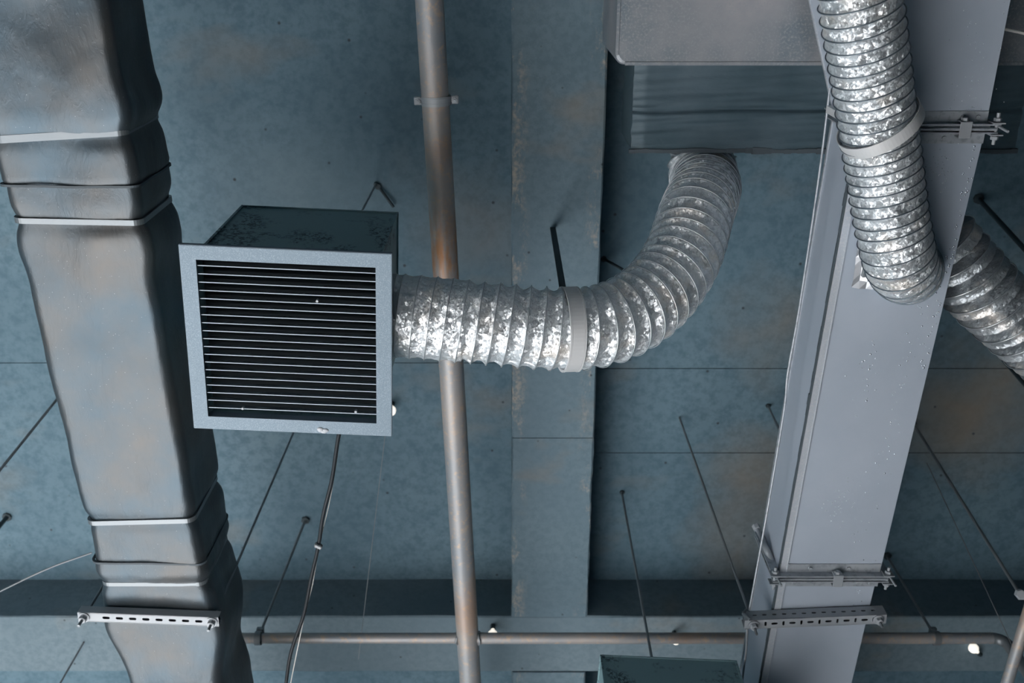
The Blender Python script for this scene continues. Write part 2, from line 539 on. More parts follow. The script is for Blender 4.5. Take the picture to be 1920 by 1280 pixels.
left_duct = thing('insulated_duct', 'dark satin wrapped duct bound with metal bands beside the grille box', 'duct', (-1.2, 1.0, Z(H_LD)))
def ld_section(ya, yb, grow, seed):
    rings = []
    n = max(8, int((yb - ya) / .0125))
    base = rrect(0, 0, 1, 1, .1)
    for i in range(n + 1):
        y = ya + (yb - ya) * i / n
        cx, hw, p = ld_profile(y)
        hh = .150 - p * .6
        lip = grow * min(1, i / 4) * min(1, (n - i) / 1.0 + .4)
        ring = []
        for (x, z) in rrect(cx, Z(H_LD) + .150, hw + lip, hh + lip, .034):
            d = Vector((x - cx, 0, z - Z(H_LD) - .150)); nn = d.normalized()
            q = Vector((x * 4.2, y * 3.0, z * 4.2 + seed))
            am = .015 * noise.noise(q) + .006 * noise.noise(q * 2.3) + .0010 * noise.noise(Vector((x * 60, y * 26, z * 60)))
            am *= 1 - min(1, p / .013) * .75
            seam = 0
            yy = y + .010 * noise.noise(Vector((x * 5, z * 5, seed)))
            ring.append(Vector((x, yy, z)) + nn * am)
        rings.append(ring)
    return MB().loft(rings)
ld_section(-2.5, .665, .005, 0).build('wrap_section', M['wrap'], left_duct)
ld_section(.655, 1.915, .000, 0).build('wrap_section', M['wrap'], left_duct)
ld_section(1.905, 6.0, .005, 0).build('wrap_section', M['wrap'], left_duct)
def ld_strap(y, wd, slope=0.0):
    cx, hw, p = ld_profile(y)
    hw += .004; hh = .150 - p * .6 + .005
    rings = []
    for dy, o in ((-wd / 2, -.004), (-wd / 2, .002), (wd / 2, .002), (wd / 2, -.004)):
        rings.append([Vector((x, y + dy + slope * (x - cx), z)) for x, z in rrect(cx, Z(H_LD) + .150, hw + o, hh + o, .030)])
    # loft around the loop
    m = MB()
    n = len(rings[0]); vs = [p for r in rings for p in r]; fs = []
    for a in range(4):
        b = (a + 1) % 4
        for j in range(n):
            k = (j + 1) % n
            fs.append((a * n + j, b * n + j, b * n + k, a * n + k))
    m.add(vs, fs)
    return m
for y, sl in ((.669, .01), (1.919, .02)):  # thin dark loop paints the contact shade at each wrap overlap
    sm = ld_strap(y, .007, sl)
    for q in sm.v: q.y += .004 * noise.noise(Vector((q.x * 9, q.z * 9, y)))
    sm.build('seam_shade_strip', M['dark_sealant_and_shade'], left_duct, label='dark strip painted as the shade where two wraps overlap')
for y, wd, sl in ((.53, .021, -.06), (.772, .016, .02), (1.765, .016, -.03), (2.005, .014, 0)):
    ld_strap(y, wd, sl).build('strap', M['strap'], left_duct, label='shiny steel band pinching the wrap')

# ------------------------------------------------------------------ threaded hangers: slotted channel, two rods, nuts
def stadium(L, r, n):
    out = []
    for j in range(n):
        a = 2 * PI * j / n
        c, s = math.cos(a), math.sin(a)
        out.append((c * r + (L / 2 - r) * (1 if c > 1e-6 else -1 if c < -1e-6 else 0), s * r))
    return out
def slotted(m, org, dx, dy, L, W, slots, th):
    """plate in the plane dx, dy (unit vectors) with oblong holes; slots = [(pos along, length, width)]"""
    nz = dx.cross(dy)
    edges = [0.0]
    for (p, l, w_), (p2, l2, w2) in zip(slots, slots[1:]): edges.append((p + p2) / 2)
    edges.append(L)
    n = 24
    for i, (p, l, w_) in enumerate(slots):
        a, b = edges[i], edges[i + 1]
        hole = stadium(max(l, w_), min(l, w_) / 2, n)
        if w_ > l: hole = [(y, x) for x, y in hole][::-1]
        inner = [(p + x, y) for x, y in hole]
        outer = []
        for x, y in inner:
            ddx, ddy = x - p, y
            k = 1e9
            if abs(ddx) > 1e-9: k = min(k, ((b - p) if ddx > 0 else (a - p)) / ddx)
            if abs(ddy) > 1e-9: k = min(k, (W / 2) / abs(ddy))
            outer.append((p + ddx * k, ddy * k))
        # corners: snap the nearest outer point
        for cx, cy in ((a, W / 2), (b, W / 2), (a, -W / 2), (b, -W / 2)):
            j = min(range(n), key=lambda q: (outer[q][0] - cx) ** 2 + (outer[q][1] - cy) ** 2)
            outer[j] = (cx, cy)
        P2 = lambda q, z: org + dx * q[0] + dy * q[1] + nz * z
        vs = [P2(q, 0) for q in outer] + [P2(q, 0) for q in inner] + [P2(q, th) for q in inner] + [P2(q, th) for q in outer]
        fs = []
        for j in range(n):
            k = (j + 1) % n
            fs += [(j, k, n + k, n + j), (n + j, n + k, 2 * n + k, 2 * n + j), (2 * n + j, 2 * n + k, 3 * n + k, 3 * n + j)]
        m.add(vs, fs)
    return m

def trapeze(label, a, b, slots, wd, ht, rods, side_slots=None, rod_top=H_SLAB):
    """a, b: ends of the channel (world); rods: [(distance along, lean vector)]"""
    t = thing('trapeze_hanger', label, 'hanger', (a + b) / 2, None)
    dx = (b - a).normalized(); L = (b - a).length
    up = Vector((0, 0, 1)); dy = up.cross(dx).normalized()
    m = MB()
    slotted(m, a, dx, dy, L, wd, slots, .0025)
    if side_slots:
        slotted(m, a - dy * (wd / 2) + up * (ht / 2), dx, up, L, ht, side_slots, .0025)
    else:
        m.bar(a - dy * (wd / 2) + up * (ht / 2), b - dy * (wd / 2) + up * (ht / 2), .0025, ht)
    m.bar(a + dy * (wd / 2) + up * (ht / 2), b + dy * (wd / 2) + up * (ht / 2), .0025, ht)
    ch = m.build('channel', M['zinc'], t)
    # dark strip inside the channel paints the shade seen through its slots
    MB().bar(a + up * (ht - .002) + dx * .004, b + up * (ht - .002) - dx * .004, wd - .006, .003).build('channel_shade', M['dark_sealant_and_shade'], t)
    for pos, lean in rods:
        p = a + dx * pos
        top = Vector((p.x, p.y, Z(rod_top))) + lean
        d = (top - p).normalized()
        MB().tube([p - d * .045, top], .0048, 8).build('rod', M['rod'], t)
        n = MB().hexa(p - d * .012, d, .013, .014)
        n.hexa(p - d * .003, d, .019, .003, 16)
        n.build('nut', M['zinc'], t)
    return t

aL, bL = at(146, 1156, 2.675), at(410, 1166, 2.675)
LL = (bL - aL).length
trapeze('slotted steel hanger under the dark wrapped duct', aL, bL,
        [(LL * (0.20 + .094 * i), .024, .010) for i in range(8)] + [(LL * .95, .004, .004)], .034, .034,
        [(.02, Vector((0, 0, 0))), (LL - .022, Vector((0, 0, 0)))])

# ------------------------------------------------------------------ right sheet-metal duct
right_duct = thing('sheet_metal_duct', 'pale grey rectangular sheet metal duct in flanged sections under the slab', 'duct', (1.1, 1.2, Z(H_RD)))
RH = .25
def rx(y, side):
    """X of the lower edges of the duct at Y"""
    l = .985 + (y - .77) * -.0465
    r = 1.352 + (y - .63) * -.0560
    if y > 2.08: l += .004; r -= .006
    return l if side < 0 else r
def duct_section(stations, name='duct_section'):
    """stations: (y, xl, xr, zb, zt)"""
    m = MB()
    rings = [[Vector((a, y, zb)), Vector((b, y, zb)), Vector((b, y, zt)), Vector((a, y, zt))] for y, a, b, zb, zt in stations]
    m.loft(rings, smooth=False)
    return m
YF1, YF2 = .535, 2.075
S1 = [(-2.5, .84, 1.42, Z(H_RD), Z(H_RD) + RH), (.18, .875, 1.362, Z(H_RD), Z(H_RD) + RH), (YF1, rx(YF1, -1), rx(YF1, 1), Z(H_RD), Z(H_RD) + RH)]
S2 = [(YF1, rx(YF1, -1), rx(YF1, 1), Z(H_RD), Z(H_RD) + RH), (YF2, rx(YF2 - .01, -1), rx(YF2 - .01, 1), Z(H_RD), Z(H_RD) + RH)]
S3 = [(YF2, rx(2.09, -1), rx(2.09, 1), Z(H_RD), Z(H_RD) + RH), (6.0, rx(6, -1), rx(6, 1), Z(H_RD), Z(H_RD) + RH)]
for S in (S1, S2, S3):
    duct_section(S).build('duct_section', M['duct'], right_duct)
# folded corner seam along the lower left edge, with a ragged line of sealant
for S in (S2, S3):
    m = MB(); g = MB()
    (ya, la, ra, zb, zt), (yb, lb_, rb, _, _) = S
    yb = min(yb, 4.0); lb_ = rx(yb, -1)
    n = 40
    for i in range(n):
        t0, t1 = i / n, (i + 1) / n
        p = Vector((la + (lb_ - la) * t0, ya + (yb - ya) * t0, zb)); q = Vector((la + (lb_ - la) * t1, ya + (yb - ya) * t1, zb))
        m.bar(p + Vector((.011, 0, -.0015)), q + Vector((.011, 0, -.0015)), .020, .003)
        w1 = .007 + .008 * max(0, noise.noise(Vector((p.y * 9, 1, 2)))) + .003 * random.random()
        g.bar(p + Vector((-.001, 0, .004)), q + Vector((-.001, 0, .004)), w1, .008)
    m.bar(Vector((la + .0225, ya, zb - .003)), Vector((lb_ + .0225, yb, zb - .003)), .0025, .004)
    m.build('corner_seam', M['seam'], right_duct)
    g.build('seam_sealant', M['dark_sealant_and_shade'], right_duct, label='ragged dark line of sealant')
# top-edge lip of the left face
m = MB()
for S in (S1, S2, S3):
    for (ya, la, ra, zb, zt), (yb, lb_, rb, _, _) in zip(S, S[1:]):
        m.bar((la - .002, ya, zt - .006), (lb_ - .002, yb, zt - .006), .004, .012)
m.build('upper_lip', M['flange'], right_duct)

def flange(y, drop, tilt=0.0):
    l, r = rx(y, -1), rx(y, 1)
    zb, zt = Z(H_RD), Z(H_RD) + RH
    f = MB()
    for dy, e in ((-.013, .030), (.011, .026)):
        f.bar((l - e, y + dy, zb - e / 2), (r + e, y + dy, zb - e / 2), .004, e)
        f.bar((l - e / 2, y + dy, zb), (l - e / 2, y + dy, zt), e, .004, up=(0, 1, 0))
        f.bar((r + e / 2, y + dy, zb), (r + e / 2, y + dy, zt), e, .004, up=(0, 1, 0))
        s = -1 if dy < 0 else 1
        f.bar((l, y + dy + s * .017, zb - .0015), (r, y + dy + s * .017, zb - .0015), .034, .003)
    f.tube([(l - .02, y, zb - .024), (r + .02, y, zb - .024)], .0045, 8)
    f.tube([(l - .006, y - .004, zb - .01), (r + .006, y - .004, zb - .01)], .006, 8)
    fl = f.build('flange', M['flange'], right_duct, label='galvanised angle flange joining two duct sections')
    for x in (l - .02, r + .022):
        b = MB()
        b.bar((x - .018, y - .018, zb - .018), (x + .018, y - .018, zb - .018), .004, .034, bev=.001)
        b.bar((x - .018, y + .016, zb - .016), (x + .018, y + .016, zb - .016), .004, .034, bev=.001)
        b.tube([(x, y - .045, zb - .018), (x, y + .045, zb - .018)], .005, 8)
        b.hexa((x, y - .026, zb - .018), (0, 1, 0), .011, .010)
        b.hexa((x, y + .026, zb - .018), (0, 1, 0), .011, .010)
        b.tube([(x + .008, y - .006, zb - .02), (x + .014, y, zb - .062)], .004, 8)
        b.build('corner_bolt', M['zinc'], fl)
    cx = l + (r - l) * drop
    c = MB()
    c.box((cx, y, zb - .036), (.034, .044, .003), bev=.001)
    c.box((cx, y - .022, zb - .022), (.034, .003, .030), bev=.001)
    c.box((cx, y + .022, zb - .022), (.034, .003, .030), bev=.001)
    c.hexa((cx - .002, y - .028, zb - .024), (0, 1, 0), .010, .010)
    c.build('flange_clip', M['zinc'], fl)
    for k in (.16, .3, .68, .8, .92):
        MB().hexa((l + (r - l) * k, y + random.choice((-.03, .03)), zb - .005), (0, 0, 1), .007, .006, 8).build('screw', M['zinc'], fl)
    return fl
flange(YF1, .80)
flange(YF2, .56)
# diagonal reinforcing bar on the left face next to the far flange
# drops of condensation on the underside
dr = MB()
def drop(x, y, r): r *= .95; dr.ball((x, y, Z(H_RD) - r * .05), r, 8, 5, (1, 1, .7))
for i in range(70):
    y = random.uniform(.58, 1.3)
    drop(rx(y, 1) - abs(random.gauss(.012, .012)) - .004, y, random.uniform(.0015, .0038))
for i in range(60):
    t = random.random(); y = 1.0 + t * .95
    drop(rx(y, 1) - .07 - t * .02 + random.gauss(0, .018), y, random.uniform(.0012, .003))
for i in range(26):
    y = random.gauss(1.30, .05); drop(rx(y, -1) + .16 + random.gauss(0, .02), y, random.uniform(.0015, .0036))
for i in range(60):
    y = random.gauss(1.78, .05); drop(rx(y, -1) + .17 + random.gauss(0, .035), y, random.uniform(.0008, .002))
for i in range(60):
    y = random.gauss(.66, .04); drop(rx(y, -1) + .26 + random.gauss(0, .025), y, random.uniform(.0008, .002))
for i in range(24):
    y = random.uniform(2.0, 2.3); drop(rx(y, 1) - .05 + random.gauss(0, .02), y, random.uniform(.001, .003))
for i in range(90):
    y = random.uniform(-.02, .5); drop(1.30 + random.gauss(0, .04), y, random.uniform(.0007, .0018))
dr.build('condensation_drops', M['water'], right_duct, kind='stuff')

aR, bR = at(1396, 1171, 2.815), at(1662, 1160, 2.815)
LR = (bR - aR).length
sl = []
for i in range(14):
    pos = LR * (.085 + .0635 * i)
    sl.append((pos, .022, .009) if i % 2 == 0 else (pos, .008, .018))
right_hanger = trapeze('slotted steel hanger under the pale sheet metal duct', aR, bR, sl, .036, .048,
        [(.03, Vector((-.085, -.20, 0))), (LR - .028, Vector((0, 0, 0)))],
        [(LR * (.08 + .07 * i), .016, .008) for i in range(13)])
MB().tube([aR + Vector((.018, -.022, .0)), aR + Vector((.0, -.024, .03)), aR + Vector((.014, -.02, .055)), aR + Vector((.03, -.015, .04))], .006, 8).build('wire_loop', M['rod'], right_hanger, label='rusty wire twist at the hanger end')

# ------------------------------------------------------------------ grille boxes
BW, BD, BH = .48, .478, .51
def grille_box(label, corner_top_back_left, yaw, group=None):
    """corner: world position of the upper corner at the -X, -Y side"""
    t = thing('ventilation_box', label, 'vent box', (0, 0, 0), group)
    th = .002
    hx, hy = BW / 2, BD / 2
    m = MB()
    m.box((-hx, 0, BH / 2), (th, BD, BH)).box((hx, 0, BH / 2), (th, BD, BH))
    m.box((0, -hy, BH / 2), (BW, th, BH)).box((0, hy, BH / 2), (BW, th, BH))
    m.box((0, 0, BH), (BW + .012, BD + .012, .004))
    for s in (-1, 1):
        m.bar((s * (hx + .002), -hy - .003, .01), (s * (hx + .002), -hy - .003, BH), .007, .007, up=(1, 0, 0))
    m.build('casing', M['box'], t)
    fo_x, fo_y, fi_x, fi_y = .281, .2725, .239, .2335
    f = MB()
    for s in (-1, 1):
        f.box((s * (fo_x + fi_x) / 2, 0, -.003), (fo_x - fi_x, 2 * fo_y, .006))
        f.box((0, s * (fo_y + fi_y) / 2, -.003), (2 * fi_x, fo_y - fi_y, .006))
        f.box((s * (fi_x + .001), 0, .012), (.002, 2 * fi_y, .026))
        f.box((0, s * (fi_y + .001), .012), (2 * fi_x, .002, .026))
        f.box((s * fo_x, 0, .003), (.003, 2 * fo_y, .014))
        f.box((0, s * fo_y, .003), (2 * fo_x, .003, .014))
    f.build('grille_frame', M['frame'], t)
    first = None
    for i in range(19):
        y = -fi_y + .010 + (2 * fi_y - .020) * (i + .35) / 19
        if first is None:
            s = MB()
            prof = [(-.0012, 0), (.0012, 0), (.0012, .0025), (.0095, .036), (.0085, .036), (.0000, .0025)]
            s.loft([[Vector((x, py, pz + .001)) for py, pz in prof] for x in (-fi_x + .001, fi_x - .001)], smooth=False)
            first = s.build('slat', M['slat'], t)
            first.location = (0, y, 0)
        else:
            c = first.copy(); C.objects.link(c); c.parent = t; c.location = (0, y, 0)
    MB().box((0, 0, .055), (2 * fi_x, 2 * fi_y, .004)).build('shade_sheet', M['filter'], t)  # added dark sheet stands in for the shaded box interior
    for x, y in ((.08, -.13), (-.14, .205), (.18, .20)):
        MB().hexa((x, y, .0), (0, 0, 1), .004, .012, 8).build('screw', M['zinc'], t)
    b = MB()
    for k in range(5):
        b.ball((.085 + .008 * math.cos(k * 1.3), fo_y - .010 + .004 * math.sin(k * 2.1), -.006), .009, 10, 6, (1.1, .7, .5))
    b.build('sealant_blob', M['sealant'], t, label='pale blob of sealant on the frame edge')
    R = Matrix.Rotation(yaw, 3, 'Z')
    loc = corner_top_back_left - R @ Vector((-hx, -hy, BH))
    t.location = loc; t.rotation_euler = (0, 0, yaw)
    return t
def make_boxes():
    b1 = grille_box('louvred grille box joined to the silver flexible duct', at(435, 388, 3.045) + Vector((.036, 0, 0)), math.radians(2.7))
    b2 = copy_tree(b1)
    R = Matrix.Rotation(math.radians(3.0), 3, 'Z')
    b2.location = at(1128, 1230, 2.85) - R @ Vector((-BW / 2, -BD / 2, BH))
    b2.rotation_euler = (0, 0, math.radians(3.0))
    b2['label'] = 'second vent box, only its dark side showing below the branch pipe'
    for b in (b1, b2): b['group'] = 'louvred vent boxes'
    return b1, b2
box1, box2 = make_boxes()

# ------------------------------------------------------------------ flexible ducts
def flex(root, ctrl, R, pitch, depth, nseg, per, amp, foil_m, wire_m, wire_r, handed=1, fade=None, rscale=None, seed=0.0, banded=False):
    """crumpled foil hose around a spiral wire"""
    pts, L = smooth_path(ctrl, pitch / per)
    fr = frames(pts)
    n = len(pts); rings = []
    for i, (p, (x, y, t)) in enumerate(zip(pts, fr)):
        s = L * i / (n - 1)
        k = fade(s / L) if fade else 1.0
        rs = rscale(s / L) if rscale else 1.0
        ring = []
        for j in range(nseg):
            th = 2 * PI * j / nseg
            ph = s / pitch + handed * th / (2 * PI)
            f = ph - math.floor(ph)
            sag = math.sin(PI * f) ** .75
            if banded:
                sag = 0.0 if f < .52 else math.sin(PI * (f - .52) / .48) ** .35
                sag += .10 * math.sin(PI * min(f, .5) / .5)
            q = Vector((math.cos(th) * R, math.sin(th) * R, s + seed))
            c1 = abs(noise.noise(q * 17)) * 1.4 + abs(noise.noise(q * 38)) * .8
            c2 = noise.noise(q * 75) * .5
            r = R * rs - depth * k * sag * (.85 + .35 * noise.noise(q * 9)) - amp * .7 * (c1 - .5 + c2) * (.25 + .75 * sag)
            ring.append(p + (x * math.cos(th) + y * math.sin(th)) * r)
        rings.append(ring)
    MB().loft(rings, True, False).build('foil_hose', foil_m, root)
    wp = []
    turns = L / pitch
    nw = int(turns * 44)
    for i in range(nw + 1):
        s = L * i / nw
        ff = s / L * (n - 1); a = int(min(ff, n - 2)); k = ff - a
        p = pts[a].lerp(pts[a + 1], k); x = fr[a][0].lerp(fr[a + 1][0], k).normalized(); y = fr[a][1].lerp(fr[a + 1][1], k).normalized()
        th = -handed * 2 * PI * s / pitch
        rs = rscale(s / L) if rscale else 1.0
        wp.append(p + (x * math.cos(th) + y * math.sin(th)) * (R * rs + wire_r * .4))
    MB().tube(wp, wire_r, 5).build('spiral_wire', wire_m, root)
    return pts, fr, L

def ring_band(m, c, axis, R, wd, th, n=64):
    """flat hoop round an axis"""
    c = Vector(c); ax = Vector(axis).normalized(); x = ax.orthogonal().normalized(); y = ax.cross(x)
    rings = []
    for j in range(n):
        a = 2 * PI * j / n; d = x * math.cos(a) + y * math.sin(a)
        rings.append([c + d * (R + o) + ax * z for z, o in ((-wd / 2, 0), (-wd / 2, th), (wd / 2, th), (wd / 2, 0))])
    vs = [p for r in rings for p in r]; fs = []
    for j in range(n):
        k = (j + 1) % n
        for q in range(4):
            q2 = (q + 1) % 4
            fs.append((j * 4 + q, k * 4 + q, k * 4 + q2, j * 4 + q2))
    return m.add(vs, fs)

center_flex = thing('flexible_duct', 'silver foil flexible duct curving from the grille box up behind the dark jacketed duct', 'flexible duct', at(1070, 617, 2.70), 'foil flexible ducts')
cpts = [at(737, 592, 2.70), at(800, 596, 2.70), at(900, 605, 2.70), at(1000, 614, 2.70), at(1075, 617, 2.71), at(1140, 607, 2.745),
        at(1200, 577, 2.81), at(1248, 532, 2.90), at(1282, 475, 3.01), at(1304, 405, 3.17), Vector((.672, .848, Z(3.40))), Vector((.688, .838, Z(3.53))), Vector((.690, .79, Z(3.595))), Vector((.690, .718, Z(3.605)))]
cp, cf, cL = flex(center_flex, cpts, .122, .0455, .013, 120, 12, .0055, M['foil'], M['wire_light'], .0016, handed=1,
                  fade=lambda k: 1.0 if k > .12 else .45, seed=3.3)
# plain sleeve end against the box
m = MB()
ring_band(m, at(735, 592, 2.70), (1, .02, 0), .118, .03, .004)
m.build('collar', M['tape'], center_flex)

# clamp band and the strap that hangs it from the long beam
cl = at(1068, 617, 2.71)
clamp = thing('strap_hanger', 'steel band round the curved flexible duct on a dark strap from the beam', 'hanger', at(1030, 372, 3.72))
i0 = min(range(len(cp)), key=lambda i: (cp[i] - cl).length)
m = MB(); ring_band(m, cp[i0], cf[i0][2], .121, .036, .004)
ring_band(m, cp[i0] + cf[i0][2] * .021, cf[i0][2], .119, .005, .007)
ring_band(m, cp[i0] - cf[i0][2] * .021, cf[i0][2], .119, .005, .007)
m.build('band', M['band'], clamp, label='bright flat band')
topc = cp[i0] + Vector((0, 0, .122))
MB().bar(topc, Vector((topc.x - .01, topc.y - .015, Z(H_BEAM))), .022, .004, up=(0, 1, 0)).build('hanging_strap', M['dark_strap'], clamp)

right_flex = thing('flexible_duct', 'silver foil flexible duct hanging under the pale sheet metal duct', 'flexible duct', at(1695, 498, 2.80), 'foil flexible ducts')
e = at(1694, 497, 2.87)
rpts = [at(1585, -260, 2.60), at(1598, -120, 2.61), at(1613, 0, 2.63), at(1627, 100, 2.665), at(1641, 200, 2.70), at(1655, 300, 2.73), at(1669, 400, 2.745),
        at(1681, 462, 2.755), at(1690, 494, 2.785), e + Vector((0, .006, -.03)), e + Vector((0, .004, .015))]
rp, rf_, rL = flex(right_flex, rpts, .103, .0335, .007, 112, 10, .0035, M['foil'], M['wire'], .0018, handed=-1, seed=8.1)
m = MB(); ring_band(m, e + Vector((0, 0, -.010)), (0, 0, 1), .106, .02, .004); m.build('collar', M['duct'], right_flex)
# crumpled tape and a clip at the joint
tp = MB(); n = 7
g = [[e + Vector((-.092 - .058 * i / 3 + .006 * noise.noise(Vector((i, j, 1))), -.075 + .024 * j + .012 * noise.noise(Vector((i, j, 5))),
                  -.004 - .016 * (1 - i / 3) - .010 * random.random())) for j in range(n)] for i in range(4)]
tp.loft(g, closed=False, smooth=False)
tp.build('tape', M['tape'], right_flex, label='torn crumpled silver tape at the joint')
MB().box(e + Vector((-.124, .004, -.026)), (.014, .05, .014), Matrix.Rotation(.1, 3, 'Z'), bev=.003).build('clip', M['rod'], right_flex)

# strap round it
i1 = min(range(len(rp)), key=lambda i: (rp[i] - at(1643, 240, 2.71)).length)
ax = (rf_[i1][2] + Vector((.34, 0, 0))).normalized()
band = thing('pipe_strap', 'white metal strap looped round the flexible duct below the pale duct', 'strap', rp[i1])
m = MB(); ring_band(m, rp[i1] + Vector((.004, -.004, 0)), ax, .113, .034, .0022, 72)
m.build('loop', M['band'], band)
MB().box(rp[i1] + Vector((-.08, -.02, .085)), (.03, .02, .16)).build('strap_tail', M['band'], band)

far_flex = thing('flexible_duct', 'dull foil flexible duct with wide ribs leaving the right side of the pale duct', 'flexible duct', at(1850, 560, 3.0), 'foil flexible ducts')
fpts = [at(1715, 415, 3.0), at(1762, 455, 3.0), at(1806, 505, 3.0), at(1855, 557, 3.0), at(1905, 603, 3.0), at(1965, 655, 2.99), at(2060, 730, 2.97), at(2180, 830, 2.98), at(2320, 940, 3.05), at(2440, 1010, 3.2)]
flex(far_flex, fpts, .120, .074, .062, 112, 26, .004, M['foil_dark'], M['wire_light'], .0018, handed=1, seed=15.0, banded=True)

# ------------------------------------------------------------------ plenum and jacketed cross duct behind the pale duct
plenum = thing('plenum_box', 'large pale mottled sheet metal plenum box above the pale duct', 'plenum', (1.4, -.3, Z(3.2)))
pm = MB()
ya, yb, xa, xb_, zb = -1.6, .402, .322, 2.6, Z(3.2)
n = 10; rr = .028; outl = []
for k in range(n + 1):
    a = PI / 2 * k / n
    outl.append((xa + rr - rr * math.sin(PI / 2 - a) if False else xa + rr - rr * math.cos(a), yb - rr + rr * math.sin(a)))
outl += [(xb_, yb), (xb_, ya), (xa, ya)]
b = .010
rings = [[Vector((x + (b if x < 1 else -b) * f, y + (-b if y > 0 else b) * f, z)) for x, y in outl]
         for f, z in ((1, zb), (.3, zb + b * .3), (0, zb + b), (0, Z(3.69)), (1, Z(3.69) + b))]
rings = [r[::-1] for r in rings]
pm.loft(rings, smooth=False)
pm.build('casing', M['plenum'], plenum)
lip = MB()
lip.bar((xa + .03, yb - .004, zb - .0015), (xb_, yb - .004, zb - .0015), .010, .003)
lip.bar((xa + .004, yb - .03, zb - .0015), (xa + .004, ya, zb - .0015), .010, .003)
lip.build('edge_fold', M['plenum'], plenum)

jack = thing('jacketed_duct', 'dark wrinkled jacketed duct crossing behind the pale duct beside the plenum', 'duct', (1.07, .55, Z(3.38)))
rings = []
nx = 150
for i in range(nx + 1):
    x = .408 + (1.728 - .408) * i / nx
    ring = []
    prof = []
    yA, yB, zA, zB = .412, .712, Z(3.40), Z(3.72)
    for k in range(61): prof.append((yA + (yB - yA) * k / 60, zA))
    for k in range(1, 20): prof.append((yB, zA + (zB - zA) * k / 19))
    for k in range(1, 12): prof.append((yB + (yA - yB) * k / 11, zB))
    for k in range(1, 8): prof.append((yA, zB + (zA - zB) * k / 8))
    for y, z in prof:
        dz = dy = dx = 0
        if z == zA:
            # fold across the underside and soft wrinkles
            yf = .575 + .010 * noise.noise(Vector((x * 3, 0, 4)))
            dz = -.006 * math.exp(-((y - yf - .016) / .018) ** 2) + .011 * math.exp(-((y - yf) / .006) ** 2)
            dz += .007 * noise.noise(Vector((x * 4, y * 55 + x * 3, 2))) * (.4 + .6 * math.exp(-((y - yf) / .07) ** 2)) + .010 * noise.noise(Vector((x * 3, y * 5, 7)))
        if y == yB:
            dy = .008 * noise.noise(Vector((x * 7, z * 3, 1))) + .005 * noise.noise(Vector((x * 31, z * 9, 1)))
        e_ = min(i, nx - i) / nx
        if e_ < .03: dz += .010 * (1 - e_ / .03) if z == zA else 0
        if e_ == 0: dx = .006 * noise.noise(Vector((y * 30, z * 10, 3)))
        ring.append(Vector((x + dx, y + dy, z + dz)))
    rings.append(ring[::-1])
MB().loft(rings).build('jacket', M['jacket'], jack)
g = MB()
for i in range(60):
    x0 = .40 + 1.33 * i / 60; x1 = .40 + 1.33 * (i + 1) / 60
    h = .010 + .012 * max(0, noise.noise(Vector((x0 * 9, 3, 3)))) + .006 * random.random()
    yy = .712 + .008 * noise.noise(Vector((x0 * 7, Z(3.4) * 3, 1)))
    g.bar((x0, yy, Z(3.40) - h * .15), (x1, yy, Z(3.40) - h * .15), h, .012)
g.build('torn_edge', M['dark_sealant_and_shade'], jack, label='ragged dark torn edge')

# ------------------------------------------------------------------ steel pipework: long pipe with two welded branches
pipework = thing('steel_pipework', 'long weathered steel pipe with welded cross branches along the slab', 'pipe', at(882, 1197, 3.4))
pa, pb = at(805, 0, 3.4), at(882, 1280, 3.4)
d = (pb - pa)
MB().tube([pa - d * .9, pa, pb, pb + d * 1.6], .0465, 32).build('main_pipe', M['pipe'], pipework)
j = at(878, 1196, 3.4)
lft = at(400, 1197, 3.4); rgt = at(1862, 1187, 3.4); rgt.y = j.y + .0; lft.y = j.y
MB().tube([j, lft], .0222, 20).build('branch_pipe', M['pipe'], pipework)
MB().tube([j, rgt], .0235, 20).build('branch_pipe', M['pipe'], pipework)
for s in (-1, 1):
    wv = MB(); R_ = .0245
    pts = []
    for k in range(25):
        a = 2 * PI * k / 24
        yy, zz = math.cos(a) * R_, math.sin(a) * R_
        xx = math.sqrt(max(.0465 ** 2 - yy ** 2, 0))
        pts.append(Vector((j.x + s * (xx + .003), j.y + yy, j.z + zz)) + Vector((random.gauss(0, .001), random.gauss(0, .001), random.gauss(0, .001))))
    wv.tube(pts, .006, 6, False)
    wv.build('weld_bead', M['rod'], pipework)
el = [rgt + Vector((-.01, 0, 0))]
for k in range(9):
    a = PI / 2 * k / 8
    el.append(rgt + Vector((.05 * math.sin(a), 0, -.05 * (1 - math.cos(a)))))
el.append(rgt + Vector((.05, 0, -.75)))
MB().tube(el, .0235, 20).build('elbow_drop', M['rod'], pipework, label='dark elbow turning down at the branch end')

# clamp on the long pipe
pc = at(818, 188, 3.4)
t = thing('pipe_clamp', 'two-bolt clamp round the upper stretch of the long steel pipe', 'pipe clamp', pc, 'pipe clamps')
dn = d.normalized()
m = MB(); ring_band(m, pc, dn, .0465, .030, .004); ring_band(m, pc - dn * .008, dn, .0485, .006, .004); ring_band(m, pc + dn * .008, dn, .0485, .006, .004)
m.build('ring', M['zinc'], t)
sx = dn.cross(Vector((0, 0, 1))).normalized()
for s in (-1, 1):
    c = pc + sx * s * .062
    MB().box(c, (.026, .028, .012), Matrix((sx, dn, Vector((0, 0, 1)))).transposed(), bev=.003).build('ear', M['zinc'], t)
    MB().hexa(c - Vector((0, 0, .008)), (0, 0, 1), .0095, .010).hexa(c - Vector((0, 0, .014)), (0, 0, 1), .0045, .012, 10).build('bolt', M['zinc'], t)
MB().tube([pc + Vector((0, 0, .05)), Vector((pc.x, pc.y, Z(H_SLAB)))], .005, 8).build('rod', M['rod'], t)

